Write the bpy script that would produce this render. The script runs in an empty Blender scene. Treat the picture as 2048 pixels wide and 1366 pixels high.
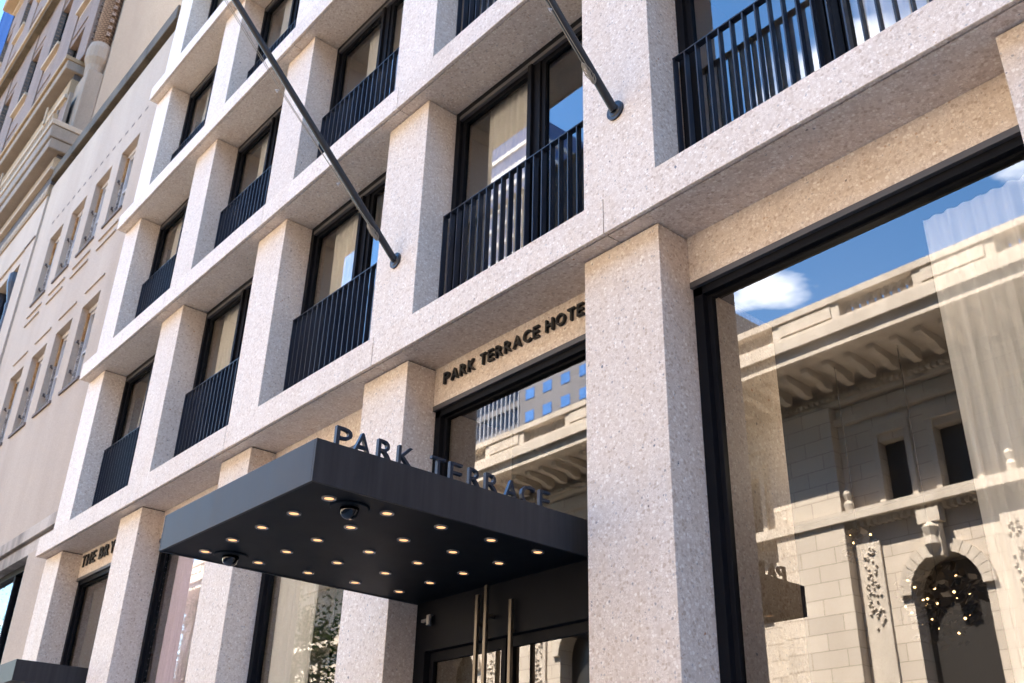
import bpy, bmesh, math, random
from mathutils import Vector, Matrix
random.seed(7)
SC = bpy.context.scene
COL = SC.collection

# ------------------------------------------------------------------ camera
cam_d = bpy.data.cameras.new('camera')
cam = bpy.data.objects.new('camera', cam_d); COL.objects.link(cam)
CAM_R = Vector((0.65568815, 0.75463792, 0.02438562))
CAM_U = Vector((0.33504512, -0.319753, 0.88628595))
CAM_F = Vector((-0.67662237, 0.57295691, 0.46249601))
CAM_P = Vector((3.95413, -4.72351, 1.65))
m = Matrix.Identity(4)
for i in range(3):
    m[i][0] = CAM_R[i]; m[i][1] = CAM_U[i]; m[i][2] = -CAM_F[i]; m[i][3] = CAM_P[i]
cam.matrix_world = m
cam_d.sensor_width = 36.0
cam_d.lens = 36.0 * 1986.4982 / 2048.0
cam_d.clip_start = 0.05; cam_d.clip_end = 3000.0
cam_d.dof.use_dof = True
cam_d.dof.focus_distance = 7.6
cam_d.dof.aperture_fstop = 3.2
SC.camera = cam

# ------------------------------------------------------------------ sky, sun, exposure
SUN_EL = math.radians(58.0)
SUN_AZ = math.radians(-14.0)          # measured from +Y (behind the hotel) towards +X
world = bpy.data.worlds.new('World'); SC.world = world
world.use_nodes = True
wn = world.node_tree.nodes; wl = world.node_tree.links
for n in list(wn): wn.remove(n)
w_out = wn.new('ShaderNodeOutputWorld'); w_bg = wn.new('ShaderNodeBackground')
w_sky = wn.new('ShaderNodeTexSky'); w_sky.sky_type = 'NISHITA'; w_sky.sun_disc = False
w_sky.sun_elevation = SUN_EL; w_sky.sun_rotation = SUN_AZ
w_sky.air_density = 1.3; w_sky.dust_density = 0.2; w_sky.ozone_density = 3.0
w_bg.inputs['Strength'].default_value = 0.10
# scattered fair-weather clouds over the whole sky
w_tc = wn.new('ShaderNodeTexCoord'); w_sep = wn.new('ShaderNodeSeparateXYZ')
wl.new(w_tc.outputs['Generated'], w_sep.inputs[0])
w_mx = wn.new('ShaderNodeMath'); w_mx.operation = 'MAXIMUM'; w_mx.inputs[1].default_value = 0.06
wl.new(w_sep.outputs['Z'], w_mx.inputs[0])
w_dx = wn.new('ShaderNodeMath'); w_dx.operation = 'DIVIDE'; w_dy = wn.new('ShaderNodeMath'); w_dy.operation = 'DIVIDE'
wl.new(w_sep.outputs['X'], w_dx.inputs[0]); wl.new(w_mx.outputs[0], w_dx.inputs[1])
wl.new(w_sep.outputs['Y'], w_dy.inputs[0]); wl.new(w_mx.outputs[0], w_dy.inputs[1])
w_cb = wn.new('ShaderNodeCombineXYZ')
wl.new(w_dx.outputs[0], w_cb.inputs[0]); wl.new(w_dy.outputs[0], w_cb.inputs[1])
w_map = wn.new('ShaderNodeMapping'); w_map.inputs['Location'].default_value = (5.383, -2.204, 0.0)
wl.new(w_cb.outputs[0], w_map.inputs[0])
w_ns = wn.new('ShaderNodeTexNoise'); w_ns.inputs['Scale'].default_value = 2.3; w_ns.inputs['Detail'].default_value = 7.0
w_ns.inputs['Roughness'].default_value = 0.52
wl.new(w_map.outputs[0], w_ns.inputs['Vector'])
w_rmp = wn.new('ShaderNodeValToRGB'); w_rmp.color_ramp.elements[0].position = 0.60; w_rmp.color_ramp.elements[1].position = 0.71
wl.new(w_ns.outputs['Fac'], w_rmp.inputs[0])
w_mix = wn.new('ShaderNodeMix'); w_mix.data_type = 'RGBA'
w_mix.inputs['B'].default_value = (9.5, 9.6, 10.0, 1.0)
wl.new(w_rmp.outputs[0], w_mix.inputs['Factor']); w_hs = wn.new('ShaderNodeHueSaturation'); w_hs.inputs['Saturation'].default_value = 1.22
wl.new(w_sky.outputs[0], w_hs.inputs['Color']); wl.new(w_hs.outputs[0], w_mix.inputs['A'])
wl.new(w_mix.outputs['Result'], w_bg.inputs['Color']); wl.new(w_bg.outputs[0], w_out.inputs['Surface'])

sun_d = bpy.data.lights.new('sun', 'SUN'); sun = bpy.data.objects.new('sun', sun_d); COL.objects.link(sun)
sun_d.energy = 5.0; sun_d.angle = math.radians(0.53); sun_d.color = (1.0, 0.90, 0.77)
sd = Vector((math.sin(SUN_AZ) * math.cos(SUN_EL), math.cos(SUN_AZ) * math.cos(SUN_EL), math.sin(SUN_EL)))
sun.rotation_euler = sd.to_track_quat('Z', 'Y').to_euler()
sun.location = (0, 40, 80)

SC.view_settings.view_transform = 'Standard'
SC.view_settings.look = 'None'
SC.view_settings.exposure = 3.52
SC.view_settings.gamma = 1.0
SC.render.engine = 'CYCLES'
SC.cycles.max_bounces = 8
SC.cycles.diffuse_bounces = 4
SC.cycles.glossy_bounces = 4
SC.cycles.transparent_max_bounces = 12

# ------------------------------------------------------------------ helpers
class MB:
    def __init__(s): s.v = []; s.f = []
    def box(s, x0, x1, y0, y1, z0, z1):
        b = len(s.v)
        s.v += [(x0,y0,z0),(x1,y0,z0),(x1,y1,z0),(x0,y1,z0),(x0,y0,z1),(x1,y0,z1),(x1,y1,z1),(x0,y1,z1)]
        s.f += [(b,b+3,b+2,b+1),(b+4,b+5,b+6,b+7),(b,b+1,b+5,b+4),(b+1,b+2,b+6,b+5),(b+2,b+3,b+7,b+6),(b+3,b,b+4,b+7)]
        return s
    def prism_x(s, prof, x0, x1):
        """closed profile of (y,z), counter-clockwise seen from +x, extruded along x"""
        b = len(s.v); n = len(prof)
        s.v += [(x0,y,z) for y,z in prof] + [(x1,y,z) for y,z in prof]
        for i in range(n):
            j = (i+1) % n; s.f.append((b+i, b+n+i, b+n+j, b+j)[::-1])
        s.f.append(tuple(b+i for i in range(n))[::-1]); s.f.append(tuple(b+n+i for i in range(n)))
        return s
    def cyl(s, p0, p1, r0, r1=None, n=12, caps=True):
        r1 = r0 if r1 is None else r1
        p0 = Vector(p0); p1 = Vector(p1); d = (p1-p0).normalized()
        a = d.orthogonal().normalized(); c = d.cross(a); b = len(s.v)
        for p, r in ((p0,r0),(p1,r1)):
            for i in range(n):
                t = 2*math.pi*i/n; s.v.append(tuple(p + a*(r*math.cos(t)) + c*(r*math.sin(t))))
        for i in range(n):
            j = (i+1) % n; s.f.append((b+i,b+j,b+n+j,b+n+i))
        if caps:
            s.f.append(tuple(b+i for i in range(n))[::-1]); s.f.append(tuple(b+n+i for i in range(n)))
        return s
    def tube(s, pts, r, n=8):
        for i in range(len(pts)-1):
            s.cyl(pts[i], pts[i+1], r if not callable(r) else r(i), None if not callable(r) else r(i+1), n)
        return s
    def lathe(s, cx, cy, prof, n=14):
        """prof list of (r,z) bottom to top"""
        b = len(s.v)
        for r, z in prof:
            for i in range(n):
                t = 2*math.pi*i/n; s.v.append((cx+r*math.cos(t), cy+r*math.sin(t), z))
        for k in range(len(prof)-1):
            for i in range(n):
                j = (i+1) % n; s.f.append((b+k*n+i,b+k*n+j,b+(k+1)*n+j,b+(k+1)*n+i))
        s.f.append(tuple(b+i for i in range(n))[::-1]); q = b+(len(prof)-1)*n; s.f.append(tuple(q+i for i in range(n)))
        return s
    def quad(s, *p):
        b = len(s.v); s.v += [tuple(q) for q in p]; s.f.append(tuple(range(b, b+len(p)))); return s
    def mesh(s, name, mat, smooth=False):
        me = bpy.data.meshes.new(name); me.from_pydata(s.v, [], s.f); me.update()
        if mat is not None: me.materials.append(mat)
        if smooth:
            for p in me.polygons: p.use_smooth = True
        return me
    def build(s, name, mat, parent=None, smooth=False, loc=None, bevel=0.0):
        return place(name, s.mesh(name, mat, smooth), parent, loc, bevel)

def world_of(o):
    t = Vector((0,0,0))
    while o is not None:
        t += o.location if o.parent is None else (o.location + o.matrix_parent_inverse.translation)
        o = o.parent
    return t
def place(name, me, parent=None, loc=None, bevel=0.0):
    o = bpy.data.objects.new(name, me); COL.objects.link(o)
    if parent is not None:
        o.parent = parent; o.matrix_parent_inverse = Matrix.Translation(-world_of(parent))
    if loc is not None: o.location = loc
    if bevel:
        b = o.modifiers.new('edge', 'BEVEL'); b.width = bevel; b.segments = 2; b.limit_method = 'ANGLE'
    return o
def tag(o, label=None, cat=None, group=None, kind=None):
    if label: o['label'] = label
    if cat: o['category'] = cat
    if group: o['group'] = group
    if kind: o['kind'] = kind
    return o
def thing(name, label, cat, loc=(0,0,0), group=None):
    o = bpy.data.objects.new(name, None); COL.objects.link(o); o.location = loc; o.empty_display_size = 0.3
    return tag(o, label, cat, group)

# ------------------------------------------------------------------ materials
class NT:
    def __init__(s, name):
        s.m = bpy.data.materials.new(name); s.m.use_nodes = True; s.t = s.m.node_tree
        for n in list(s.t.nodes): s.t.nodes.remove(n)
        s.out = s.n('ShaderNodeOutputMaterial')
    def n(s, t, **kw):
        n = s.t.nodes.new(t)
        for k, v in kw.items(): setattr(n, k, v)
        return n
    def l(s, a, b): s.t.links.new(a, b)
    def pos(s): return s.n('ShaderNodeNewGeometry').outputs['Position']
    def noise(s, scale, detail=4, rough=.55, vec=None, dist=0):
        n = s.n('ShaderNodeTexNoise'); n.inputs['Scale'].default_value = scale; n.inputs['Detail'].default_value = detail
        n.inputs['Roughness'].default_value = rough; n.inputs['Distortion'].default_value = dist
        s.l(vec if vec is not None else s.pos(), n.inputs['Vector']); return n
    def ramp(s, fac, stops, interp='LINEAR'):
        r = s.n('ShaderNodeValToRGB'); r.color_ramp.interpolation = interp; e = r.color_ramp.elements
        while len(e) > 1: e.remove(e[-1])
        e[0].position = stops[0][0]; e[0].color = (*stops[0][1], 1) if len(stops[0][1]) == 3 else stops[0][1]
        for p, c in stops[1:]:
            q = e.new(p); q.color = (*c, 1) if len(c) == 3 else c
        s.l(fac, r.inputs[0]); return r.outputs[0]
    def mix(s, fac, a, b, mode='MIX'):
        m = s.n('ShaderNodeMix', data_type='RGBA', blend_type=mode)
        for sock, v in ((m.inputs['Factor'], fac), (m.inputs['A'], a), (m.inputs['B'], b)):
            if isinstance(v, (int, float)): sock.default_value = v
            elif isinstance(v, tuple): sock.default_value = (*v, 1)
            else: s.l(v, sock)
        return m.outputs['Result']
    def math(s, op, a, b=None):
        m = s.n('ShaderNodeMath', operation=op)
        for i, v in enumerate((a, b)):
            if v is None: continue
            if isinstance(v, (int, float)): m.inputs[i].default_value = v
            else: s.l(v, m.inputs[i])
        return m.outputs[0]
    def bsdf(s, color, rough=.6, metal=0., bump=None, bump_s=.2, bump_d=.01, spec=.5):
        p = s.n('ShaderNodeBsdfPrincipled')
        for k, v in (('Base Color', color), ('Roughness', rough)):
            if isinstance(v, tuple): p.inputs[k].default_value = (*v, 1)
            elif isinstance(v, (int, float)): p.inputs[k].default_value = v
            else: s.l(v, p.inputs[k])
        p.inputs['Metallic'].default_value = metal; p.inputs['Specular IOR Level'].default_value = spec
        if bump is not None:
            b = s.n('ShaderNodeBump'); b.inputs['Strength'].default_value = bump_s; b.inputs['Distance'].default_value = bump_d
            s.l(bump, b.inputs['Height']); s.l(b.outputs[0], p.inputs['Normal'])
        s.l(p.outputs[0], s.out.inputs['Surface']); return p

def plain(name, color, rough=.6, metal=0., var=.12, scale=6., spec=.5):
    t = NT(name); n = t.noise(scale, 5)
    c = t.mix(t.math('MULTIPLY', n.outputs['Fac'], 1.0), tuple(k*(1-var) for k in color), tuple(min(1, k*(1+var)) for k in color))
    r = t.math('ADD', t.math('MULTIPLY', n.outputs['Fac'], .12), rough-.06)
    t.bsdf(c, r, metal, spec=spec); return t.m

def terrazzo():
    t = NT('terrazzo'); p = t.pos()
    # warp the position a little so that the chips are angular but irregular
    def vor(scale, feat='F1', rnd=1.0, dist='EUCLIDEAN'):
        v = t.n('ShaderNodeTexVoronoi', feature=feat); v.inputs['Scale'].default_value = scale
        v.inputs['Randomness'].default_value = rnd; t.l(p, v.inputs['Vector']); return v
    a = vor(44); ae = vor(44, 'DISTANCE_TO_EDGE')
    sep = t.n('ShaderNodeSeparateColor'); t.l(a.outputs['Color'], sep.inputs[0])
    chip = t.ramp(sep.outputs[0], [(0., (.50,.405,.335)), (.3, (.62,.53,.455)), (.6, (.70,.62,.55)), (.8, (.755,.69,.625)), (1., (.82,.78,.73))])
    matrix = t.mix(t.noise(240, 2).outputs['Fac'], (.60,.505,.43), (.69,.60,.525))
    col = t.mix(t.ramp(ae.outputs['Distance'], [(.05,(0,0,0)),(.13,(1,1,1))]), matrix, chip)
    b = vor(150); bs = t.n('ShaderNodeSeparateColor'); t.l(b.outputs['Color'], bs.inputs[0])
    fine = t.ramp(bs.outputs[1], [(0.,(.54,.46,.40)),(.35,(.66,.575,.505)),(1.,(.78,.71,.645))])
    col = t.mix(t.ramp(sep.outputs[2], [(.60,(0,0,0)),(.64,(1,1,1))]), col, fine)
    # sparse larger coloured chips: slate blue, dark, rust
    def sparse(col, scale, keep, radius, colors):
        c = vor(scale); s3 = t.n('ShaderNodeSeparateColor'); t.l(c.outputs['Color'], s3.inputs[0])
        rad = t.math('MULTIPLY', s3.outputs[2], radius)
        nd = t.math('ADD', c.outputs['Distance'], t.math('MULTIPLY', t.math('SUBTRACT', t.noise(70, 2).outputs['Fac'], .5), radius*2.2))
        inside = t.math('LESS_THAN', nd, rad)
        on = t.math('LESS_THAN', s3.outputs[0], keep)
        cc = t.ramp(s3.outputs[1], colors, 'CONSTANT')
        return t.mix(t.math('MULTIPLY', inside, on), col, cc)
    dark = [(0.,(.44,.41,.40)),(.25,(.52,.46,.42)),(.45,(.54,.40,.30)),(.58,(.47,.40,.35)),(.75,(.56,.46,.38)),(.93,(.33,.31,.31))]
    deep = [(0.,(.17,.18,.21)),(.4,(.30,.28,.29)),(.6,(.42,.20,.11)),(.8,(.20,.17,.16))]
    col = sparse(col, 38, .32, .36, dark)
    col = sparse(col, 15, .045, .17, deep)
    # weathering: faint rusty bloom and vertical streaks
    mp = t.n('ShaderNodeMapping'); mp.inputs['Scale'].default_value = (2.2, 2.2, .35); t.l(p, mp.inputs[0])
    w = t.noise(1.3, 5, .6, mp.outputs[0])
    col = t.mix(t.ramp(w.outputs['Fac'], [(.45,(0,0,0)),(.8,(.35,.35,.35))]), col, t.mix(1., col, (.86,.74,.60), 'MULTIPLY'))
    oi = t.n('ShaderNodeObjectInfo'); tone = t.ramp(oi.outputs['Random'], [(0.,(.90,.86,.80)),(.5,(.96,.93,.88)),(1.,(1.0,.975,.925))])
    col = t.mix(1., col, tone, 'MULTIPLY')
    g2 = t.noise(2.0, 8, .7, mp.outputs[0]); col = t.mix(t.ramp(g2.outputs['Fac'], [(.56,(0,0,0)),(.82,(.3,.3,.3))]), col, (.33,.28,.24))
    t.bsdf(col, .62, 0, ae.outputs['Distance'], .15, .002, .35); return t.m

def stone(name, c0, c1, scale=1.2, grain=.08, brick=None, streak=True, stain=None, bump=.25):
    t = NT(name); p = t.pos()
    mp = t.n('ShaderNodeMapping'); mp.inputs['Scale'].default_value = (1., 1., .22 if streak else 1.); t.l(p, mp.inputs[0])
    big = t.noise(scale, 6, .6, mp.outputs[0]); fine = t.noise(45, 3)
    col = t.mix(t.ramp(big.outputs['Fac'], [(.3,(0,0,0)),(.7,(1,1,1))]), c0, c1)
    col = t.mix(grain, col, t.ramp(fine.outputs['Fac'], [(.3,(0,0,0)),(.7,(1,1,1))]), 'OVERLAY')
    if stain:
        zc, col_s, amt = stain
        s = t.noise(.9, 6, .65, mp.outputs[0]); col = t.mix(t.ramp(s.outputs['Fac'], [(zc,(0,0,0)),(zc+.2,(amt,amt,amt))]), col, col_s)
    h = fine.outputs['Fac']
    if brick:
        bw, bh, mc, ms = brick
        sx = t.n('ShaderNodeSeparateXYZ'); t.l(p, sx.inputs[0])
        cb = t.n('ShaderNodeCombineXYZ'); t.l(t.math('ADD', sx.outputs[0], sx.outputs[1]), cb.inputs[0]); t.l(sx.outputs[2], cb.inputs[1])
        b = t.n('ShaderNodeTexBrick'); b.inputs['Scale'].default_value = 1.; b.inputs['Brick Width'].default_value = bw
        b.inputs['Row Height'].default_value = bh; b.inputs['Mortar Size'].default_value = ms; b.inputs['Mortar Smooth'].default_value = .1
        b.inputs['Color1'].default_value = (1,1,1,1); b.inputs['Color2'].default_value = (.84,.84,.84,1); b.inputs['Mortar'].default_value = (*mc,1)
        t.l(cb.outputs[0], b.inputs['Vector']); col = t.mix(1., col, b.outputs['Color'], 'MULTIPLY')
    t.bsdf(col, .8, 0, h, bump, .004, .25); return t.m

def glass(name, ior=1.9, tint=(.80,.84,.86), wav=.0):
    t = NT(name)
    f = t.n('ShaderNodeFresnel'); f.inputs['IOR'].default_value = ior
    tr = t.n('ShaderNodeBsdfTransparent'); tr.inputs[0].default_value = (*tint, 1)
    g = t.n('ShaderNodeBsdfGlossy'); g.inputs['Roughness'].default_value = 0.0; g.inputs[0].default_value = (.97,.98,1,1)
    if wav:
        b = t.n('ShaderNodeBump'); b.inputs['Strength'].default_value = wav; b.inputs['Distance'].default_value = .02
        n = t.noise(.9, 1); t.l(n.outputs['Fac'], b.inputs['Height']); t.l(b.outputs[0], g.inputs['Normal']); t.l(b.outputs[0], f.inputs['Normal'])
    mx = t.n('ShaderNodeMixShader'); t.l(f.outputs[0], mx.inputs[0]); t.l(tr.outputs[0], mx.inputs[1]); t.l(g.outputs[0], mx.inputs[2])
    t.l(mx.outputs[0], t.out.inputs['Surface']); return t.m

def sheer(name, col, opac=.8, thru=.35):
    t = NT(name)
    d = t.n('ShaderNodeBsdfDiffuse'); d.inputs[0].default_value = (*col,1)
    tl = t.n('ShaderNodeBsdfTranslucent'); tl.inputs[0].default_value = (*col,1)
    tr = t.n('ShaderNodeBsdfTransparent')
    m1 = t.n('ShaderNodeMixShader'); m1.inputs[0].default_value = thru; t.l(d.outputs[0], m1.inputs[1]); t.l(tl.outputs[0], m1.inputs[2])
    m2 = t.n('ShaderNodeMixShader'); m2.inputs[0].default_value = opac; t.l(tr.outputs[0], m2.inputs[1]); t.l(m1.outputs[0], m2.inputs[2])
    t.l(m2.outputs[0], t.out.inputs['Surface']); return t.m

def emit(name, col, s):
    t = NT(name); e = t.n('ShaderNodeEmission'); e.inputs[0].default_value = (*col,1); e.inputs[1].default_value = s
    t.l(e.outputs[0], t.out.inputs['Surface']); return t.m

M = {}
M['terrazzo'] = terrazzo()
M['sealant'] = plain('joint_sealant', (.06,.05,.05), .8)
M['frame'] = plain('dark_bronze_frame', (.0085,.0085,.010), .5, .0, .25, 9, .06)
M['flash'] = plain('grey_flashing', (.075,.07,.072), .5, .2)
M['rail'] = plain('navy_rail_paint', (.020,.024,.036), .42, .0, .2, 14, .3)
def streaked(name, c):
    t = NT(name); p = t.pos(); mp = t.n('ShaderNodeMapping'); mp.inputs['Scale'].default_value = (7., 7., .5); t.l(p, mp.inputs[0])
    a = t.noise(2.2, 7, .65, mp.outputs[0]); b = t.noise(1.1, 4); sp = t.noise(70, 2)
    col = t.mix(t.ramp(a.outputs['Fac'], [(.3,(0,0,0)),(.75,(1,1,1))]), tuple(k*.72 for k in c), tuple(k*1.3 for k in c))
    col = t.mix(t.ramp(b.outputs['Fac'], [(.5,(0,0,0)),(.8,(.35,.35,.35))]), col, (.07,.063,.058))
    col = t.mix(t.ramp(sp.outputs['Fac'], [(.74,(0,0,0)),(.80,(.5,.5,.5))]), col, (.16,.15,.14))
    t.bsdf(col, t.math('ADD', t.math('MULTIPLY', a.outputs['Fac'], .25), .36), 0, b.outputs['Fac'], .08, .02, .16); return t.m
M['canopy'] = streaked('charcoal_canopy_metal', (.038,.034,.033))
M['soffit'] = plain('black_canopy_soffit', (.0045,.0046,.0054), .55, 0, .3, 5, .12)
M['glass'] = glass('window_glass', 2.2, (.93,.95,.96), .008)
M['shopglass'] = glass('shop_glass', 2.15, (.93,.95,.96), .008)
M['darkglass'] = glass('far_glass', 1.9, (.35,.42,.5), .06)
M['interior'] = plain('interior_plaster', (.60,.57,.53), .9, 0, .05, 1)
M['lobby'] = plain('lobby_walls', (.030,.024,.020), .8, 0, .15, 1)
M['curtain'] = sheer('cream_curtain', (.92,.89,.84), .97, .12)
M['voile'] = sheer('white_voile', (.95,.95,.96), .97, .10)
M['lilac'] = sheer('lilac_curtain', (.90,.82,.97), .98, .10)
M['blind'] = sheer('grey_roller_blind', (.33,.29,.26), .95)
M['brass'] = plain('bronze_pull', (.15,.125,.095), .32, .8, .2, 8)
M['pole'] = plain('flagpole_paint', (.017,.018,.022), .45, .1, .2, 5)
M['rope'] = plain('rope', (.30,.26,.20), .9)
M['lettering'] = plain('black_letter_metal', (.008,.008,.009), .5, .1)
M['navyletter'] = plain('blue_grey_letter_metal', (.018,.024,.038), .42, .3)
M['lamp'] = emit('downlight_lamp', (1.0,.50,.23), .155)
M['trim'] = plain('downlight_trim', (.30,.29,.28), .35, .7)
M['dome'] = glass('camera_dome', 1.6, (.05,.05,.06))
M['limestone'] = stone('limestone', (.36,.28,.21), (.44,.355,.275), .7, .12)
M['coping'] = stone('dark_coping_stone', (.045,.034,.021), (.115,.088,.058), 1.4, .2, streak=False)
M['sootstone'] = stone('soot_streaked_stone', (.30,.25,.20), (.50,.42,.35), 1.0, .15, stain=(.42,(.12,.095,.07),.85))
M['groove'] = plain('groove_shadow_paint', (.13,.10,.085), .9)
M['rust'] = stone('rusty_jamb', (.22,.10,.035), (.40,.24,.10), 9, .4, streak=False)
M['peel'] = stone('peeling_jamb', (.07,.055,.05), (.52,.46,.40), 14, .6, streak=False)
M['sash'] = plain('pale_sash_paint', (.50,.47,.45), .6)
M['palereflection'] = plain('pale_reflection_paint', (.26,.27,.29), .8, 0, .2, 2)  # backing colour painted to look like pale reflection in the glass
M['dimroom'] = plain('dim_room_paint', (.022,.027,.042), .8, 0, .3, 2)  # painted darkness of the rooms behind the glass
M['iron'] = plain('rusty_iron', (.07,.045,.035), .8)
M['stucco'] = stone('tan_stucco', (.29,.225,.168), (.42,.345,.27), .45, .12, stain=(.47,(.29,.225,.175),.8))
M['pinkbrick'] = stone('pinkish_brick', (.145,.096,.072), (.20,.138,.106), 1.1, .25, brick=(.24,.085,(.80,.76,.72),.010))
M['cornerbrick'] = stone('corner_brick', (.17,.11,.08), (.28,.20,.15), 1.2, .3, brick=(.15,.085,(.38,.36,.36),.016))
M['creamstone'] = stone('cream_terracotta', (.28,.215,.155), (.37,.295,.22), .9, .15)
M['greystone'] = stone('grey_terracotta', (.165,.13,.10), (.24,.19,.15), .9, .15)
M['tanpanel'] = stone('tan_panel', (.30,.235,.18), (.38,.30,.24), .9, .15)
M['tanstone'] = stone('tan_terracotta', (.21,.145,.082), (.29,.205,.125), 1.0, .2)
M['darkbrick'] = stone('dark_reveal_brick', (.05,.042,.04), (.10,.085,.08), 2.0, .2, streak=False)
M['library'] = stone('library_marble', (.57,.49,.405), (.67,.585,.49), .5, .10, brick=(1.5,.62,(.42,.39,.36),.014))
M['libtrim'] = stone('library_trim_marble', (.47,.405,.335), (.62,.55,.465), 1.6, .25)
M['libdark'] = plain('library_window_dark', (.035,.032,.03), .3)
M['terrace'] = plain('terrace_paving', (.19,.165,.13), .9, 0, .15, .5)
M['umber'] = plain('umber_brick', (.10,.075,.06), .9, 0, .2, 1)
M['asphalt'] = plain('asphalt', (.05,.05,.052), .9, 0, .2, 2)
M['concrete'] = plain('pavement_concrete', (.33,.31,.29), .9, 0, .15, 1.5)
M['bark'] = plain('bark', (.09,.065,.05), .95, 0, .3, 12)
def leafmat(name, c):
    t = NT(name); n = t.noise(1.5, 2)
    col = t.mix(n.outputs['Fac'], tuple(k*.6 for k in c), tuple(k*1.5 for k in c))
    d = t.n('ShaderNodeBsdfDiffuse'); t.l(col, d.inputs[0]); tl = t.n('ShaderNodeBsdfTranslucent'); t.l(col, tl.inputs[0])
    mx = t.n('ShaderNodeMixShader'); mx.inputs[0].default_value = .4; t.l(d.outputs[0], mx.inputs[1]); t.l(tl.outputs[0], mx.inputs[2])
    t.l(mx.outputs[0], t.out.inputs['Surface']); return t.m
M['leaf'] = leafmat('leaf', (.085,.13,.035))
M['greytower'] = stone('grey_tower_cladding', (.17,.16,.165), (.22,.205,.21), .2, .1)
M['bluetower'] = plain('blue_curtain_wall', (.03,.065,.16), .18, .4, .2, .3)
M['bluewin'] = plain('blue_window_glass', (.10,.22,.48), .2, .2, .5, .35)
M['whitefin'] = plain('white_fins', (.36,.36,.38), .6)
M['bronzeleaf'] = plain('bronze_leaf', (.030,.019,.010), .5, .2)
M['warmbulb'] = emit('chandelier_bulb', (1.0,.60,.25), .6)

# ------------------------------------------------------------------ setting: street
def struct(o): return tag(o, kind='structure')
struct(MB().box(-400, 300, -5.6, 0.6, -0.4, 0.0).build('pavement', M['concrete']))
struct(MB().box(-400, 300, -16.0, -5.604, -0.5, -0.14).build('road', M['asphalt']))
struct(MB().box(-400, 300, -5.9, -5.6, -0.139, 0.004).build('kerb', M['concrete']))
struct(MB().box(-400, 300, -400, -16.004, -0.5, 0.0).build('library_terrace_paving', M['terrace']))
struct(MB().box(-1500, 1500, -1500, 1500, -1.2, -0.6).build('ground', M['asphalt']))

# ------------------------------------------------------------------ hotel
PIER = [(5.80,6.56),(2.522,3.285),(-0.765,0.0),(-3.890,-3.144),(-7.018,-6.261),(-10.175,-9.402),(-13.327,-12.569)]
ZB = [5.848, 9.048, 12.254, 15.495, 18.70, 21.90]       # undersides of the ledges
LH = 0.32; LY = -0.176; W = 0.385; WG = 0.327
hotel = thing('hotel_building', 'pale terrazzo hotel facade with deep window grid above a dark entrance canopy', 'building', (-3.5, 0.5, 0))
XR = 6.56; XL = -13.327

# ledges: one precast panel per bay, joints on the pier centres
joints = [XR] + [ (a+b)/2 for a, b in PIER[1:6] ] + [XL]
for k, zb in enumerate(ZB):
    for i in range(len(joints)-1):
        x1 = joints[i] - (0 if i == 0 else .005); x0 = joints[i+1] + (0 if i == len(joints)-2 else .005)
        prof = [(LY,zb+.004),(LY+.004,zb),(LY+.030,zb),(LY+.030,zb+.014),(LY+.048,zb+.014),(LY+.048,zb),(.62,zb),(.62,zb+LH),(LY+.004,zb+LH),(LY,zb+LH-.004)]
        MB().prism_x(prof, x0, x1).build('ledge_panel', M['terrazzo'], hotel)
    mb = MB()
    for x in joints[1:-1]: mb.box(x-.0052, x+.0052, LY+.02, .6, zb+.016, zb+LH-.005)
    mb.build('joint_sealant', M['sealant'], hotel)
# piers: one block per storey
for k in range(len(ZB)):
    z0 = 0.0 if k == 0 else ZB[k-1]+LH
    z1 = ZB[k]
    for (a, b) in PIER:
        MB().box(a, b, 0.0, 1.33 if k == 0 else .62, z0+.0005, z1-.014).build('pier', M['terrazzo'], hotel, bevel=.005)
    mb = MB()
    for (a, b) in PIER: mb.box(a+.02, b-.02, .02, .60, z1-.0138, z1-.0005)
    mb.build('pier_joint', M['sealant'], hotel)
# storeys out of sight above
MB().box(XL, XR, 0.05, 14.0, ZB[-1]+LH, 43.0).build('upper_wall', M['terrazzo'], hotel)
MB().box(XL, XR, 9.0, 14.0, 0.0, ZB[-1]+LH-.01).build('rear_wall', M['lobby'], hotel)
MB().box(XL, XL+.1, .63, 8.99, 0.0, ZB[-1]+LH-.01).build('side_wall', M['lobby'], hotel)
MB().box(XR-.1, XR, .63, 8.99, 0.0, ZB[-1]+LH-.01).build('side_wall', M['lobby'], hotel)

BAYS = [(PIER[j+1][1], PIER[j][0]) for j in range(6)]     # bay 0 is right of the frame; bay 1 holds the shop window
# ----- rooms behind the windows
for k in range(1, len(ZB)):
    z0 = ZB[k-1]+LH; z1 = ZB[k]
    struct(MB().box(XL+.11, XR-.11, .625, 4.6, z1-.05, z1+LH-.01).build('room_ceiling', M['interior']))
    struct(MB().box(XL+.11, XR-.11, 4.61, 4.75, z0, z1-.06).build('room_back_wall', M['interior']))
    for (a, b) in PIER[1:6]:
        struct(MB().box((a+b)/2-.22, (a+b)/2+.22, .625, 4.6, z0+.002, z1-.052).build('room_partition', M['interior']))
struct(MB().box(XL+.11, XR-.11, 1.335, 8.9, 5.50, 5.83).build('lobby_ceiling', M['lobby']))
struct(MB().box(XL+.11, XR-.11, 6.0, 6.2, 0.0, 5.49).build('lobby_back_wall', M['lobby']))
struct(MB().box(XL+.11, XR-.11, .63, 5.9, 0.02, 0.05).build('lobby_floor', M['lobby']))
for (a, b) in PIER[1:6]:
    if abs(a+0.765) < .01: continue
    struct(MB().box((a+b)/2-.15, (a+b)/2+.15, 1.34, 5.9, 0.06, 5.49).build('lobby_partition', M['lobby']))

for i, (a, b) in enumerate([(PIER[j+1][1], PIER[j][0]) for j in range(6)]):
    struct(MB().box(a+.002, b-.002, .601, 1.334, 5.46, 5.84).build('lobby_bulkhead', M['lobby']))
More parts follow.
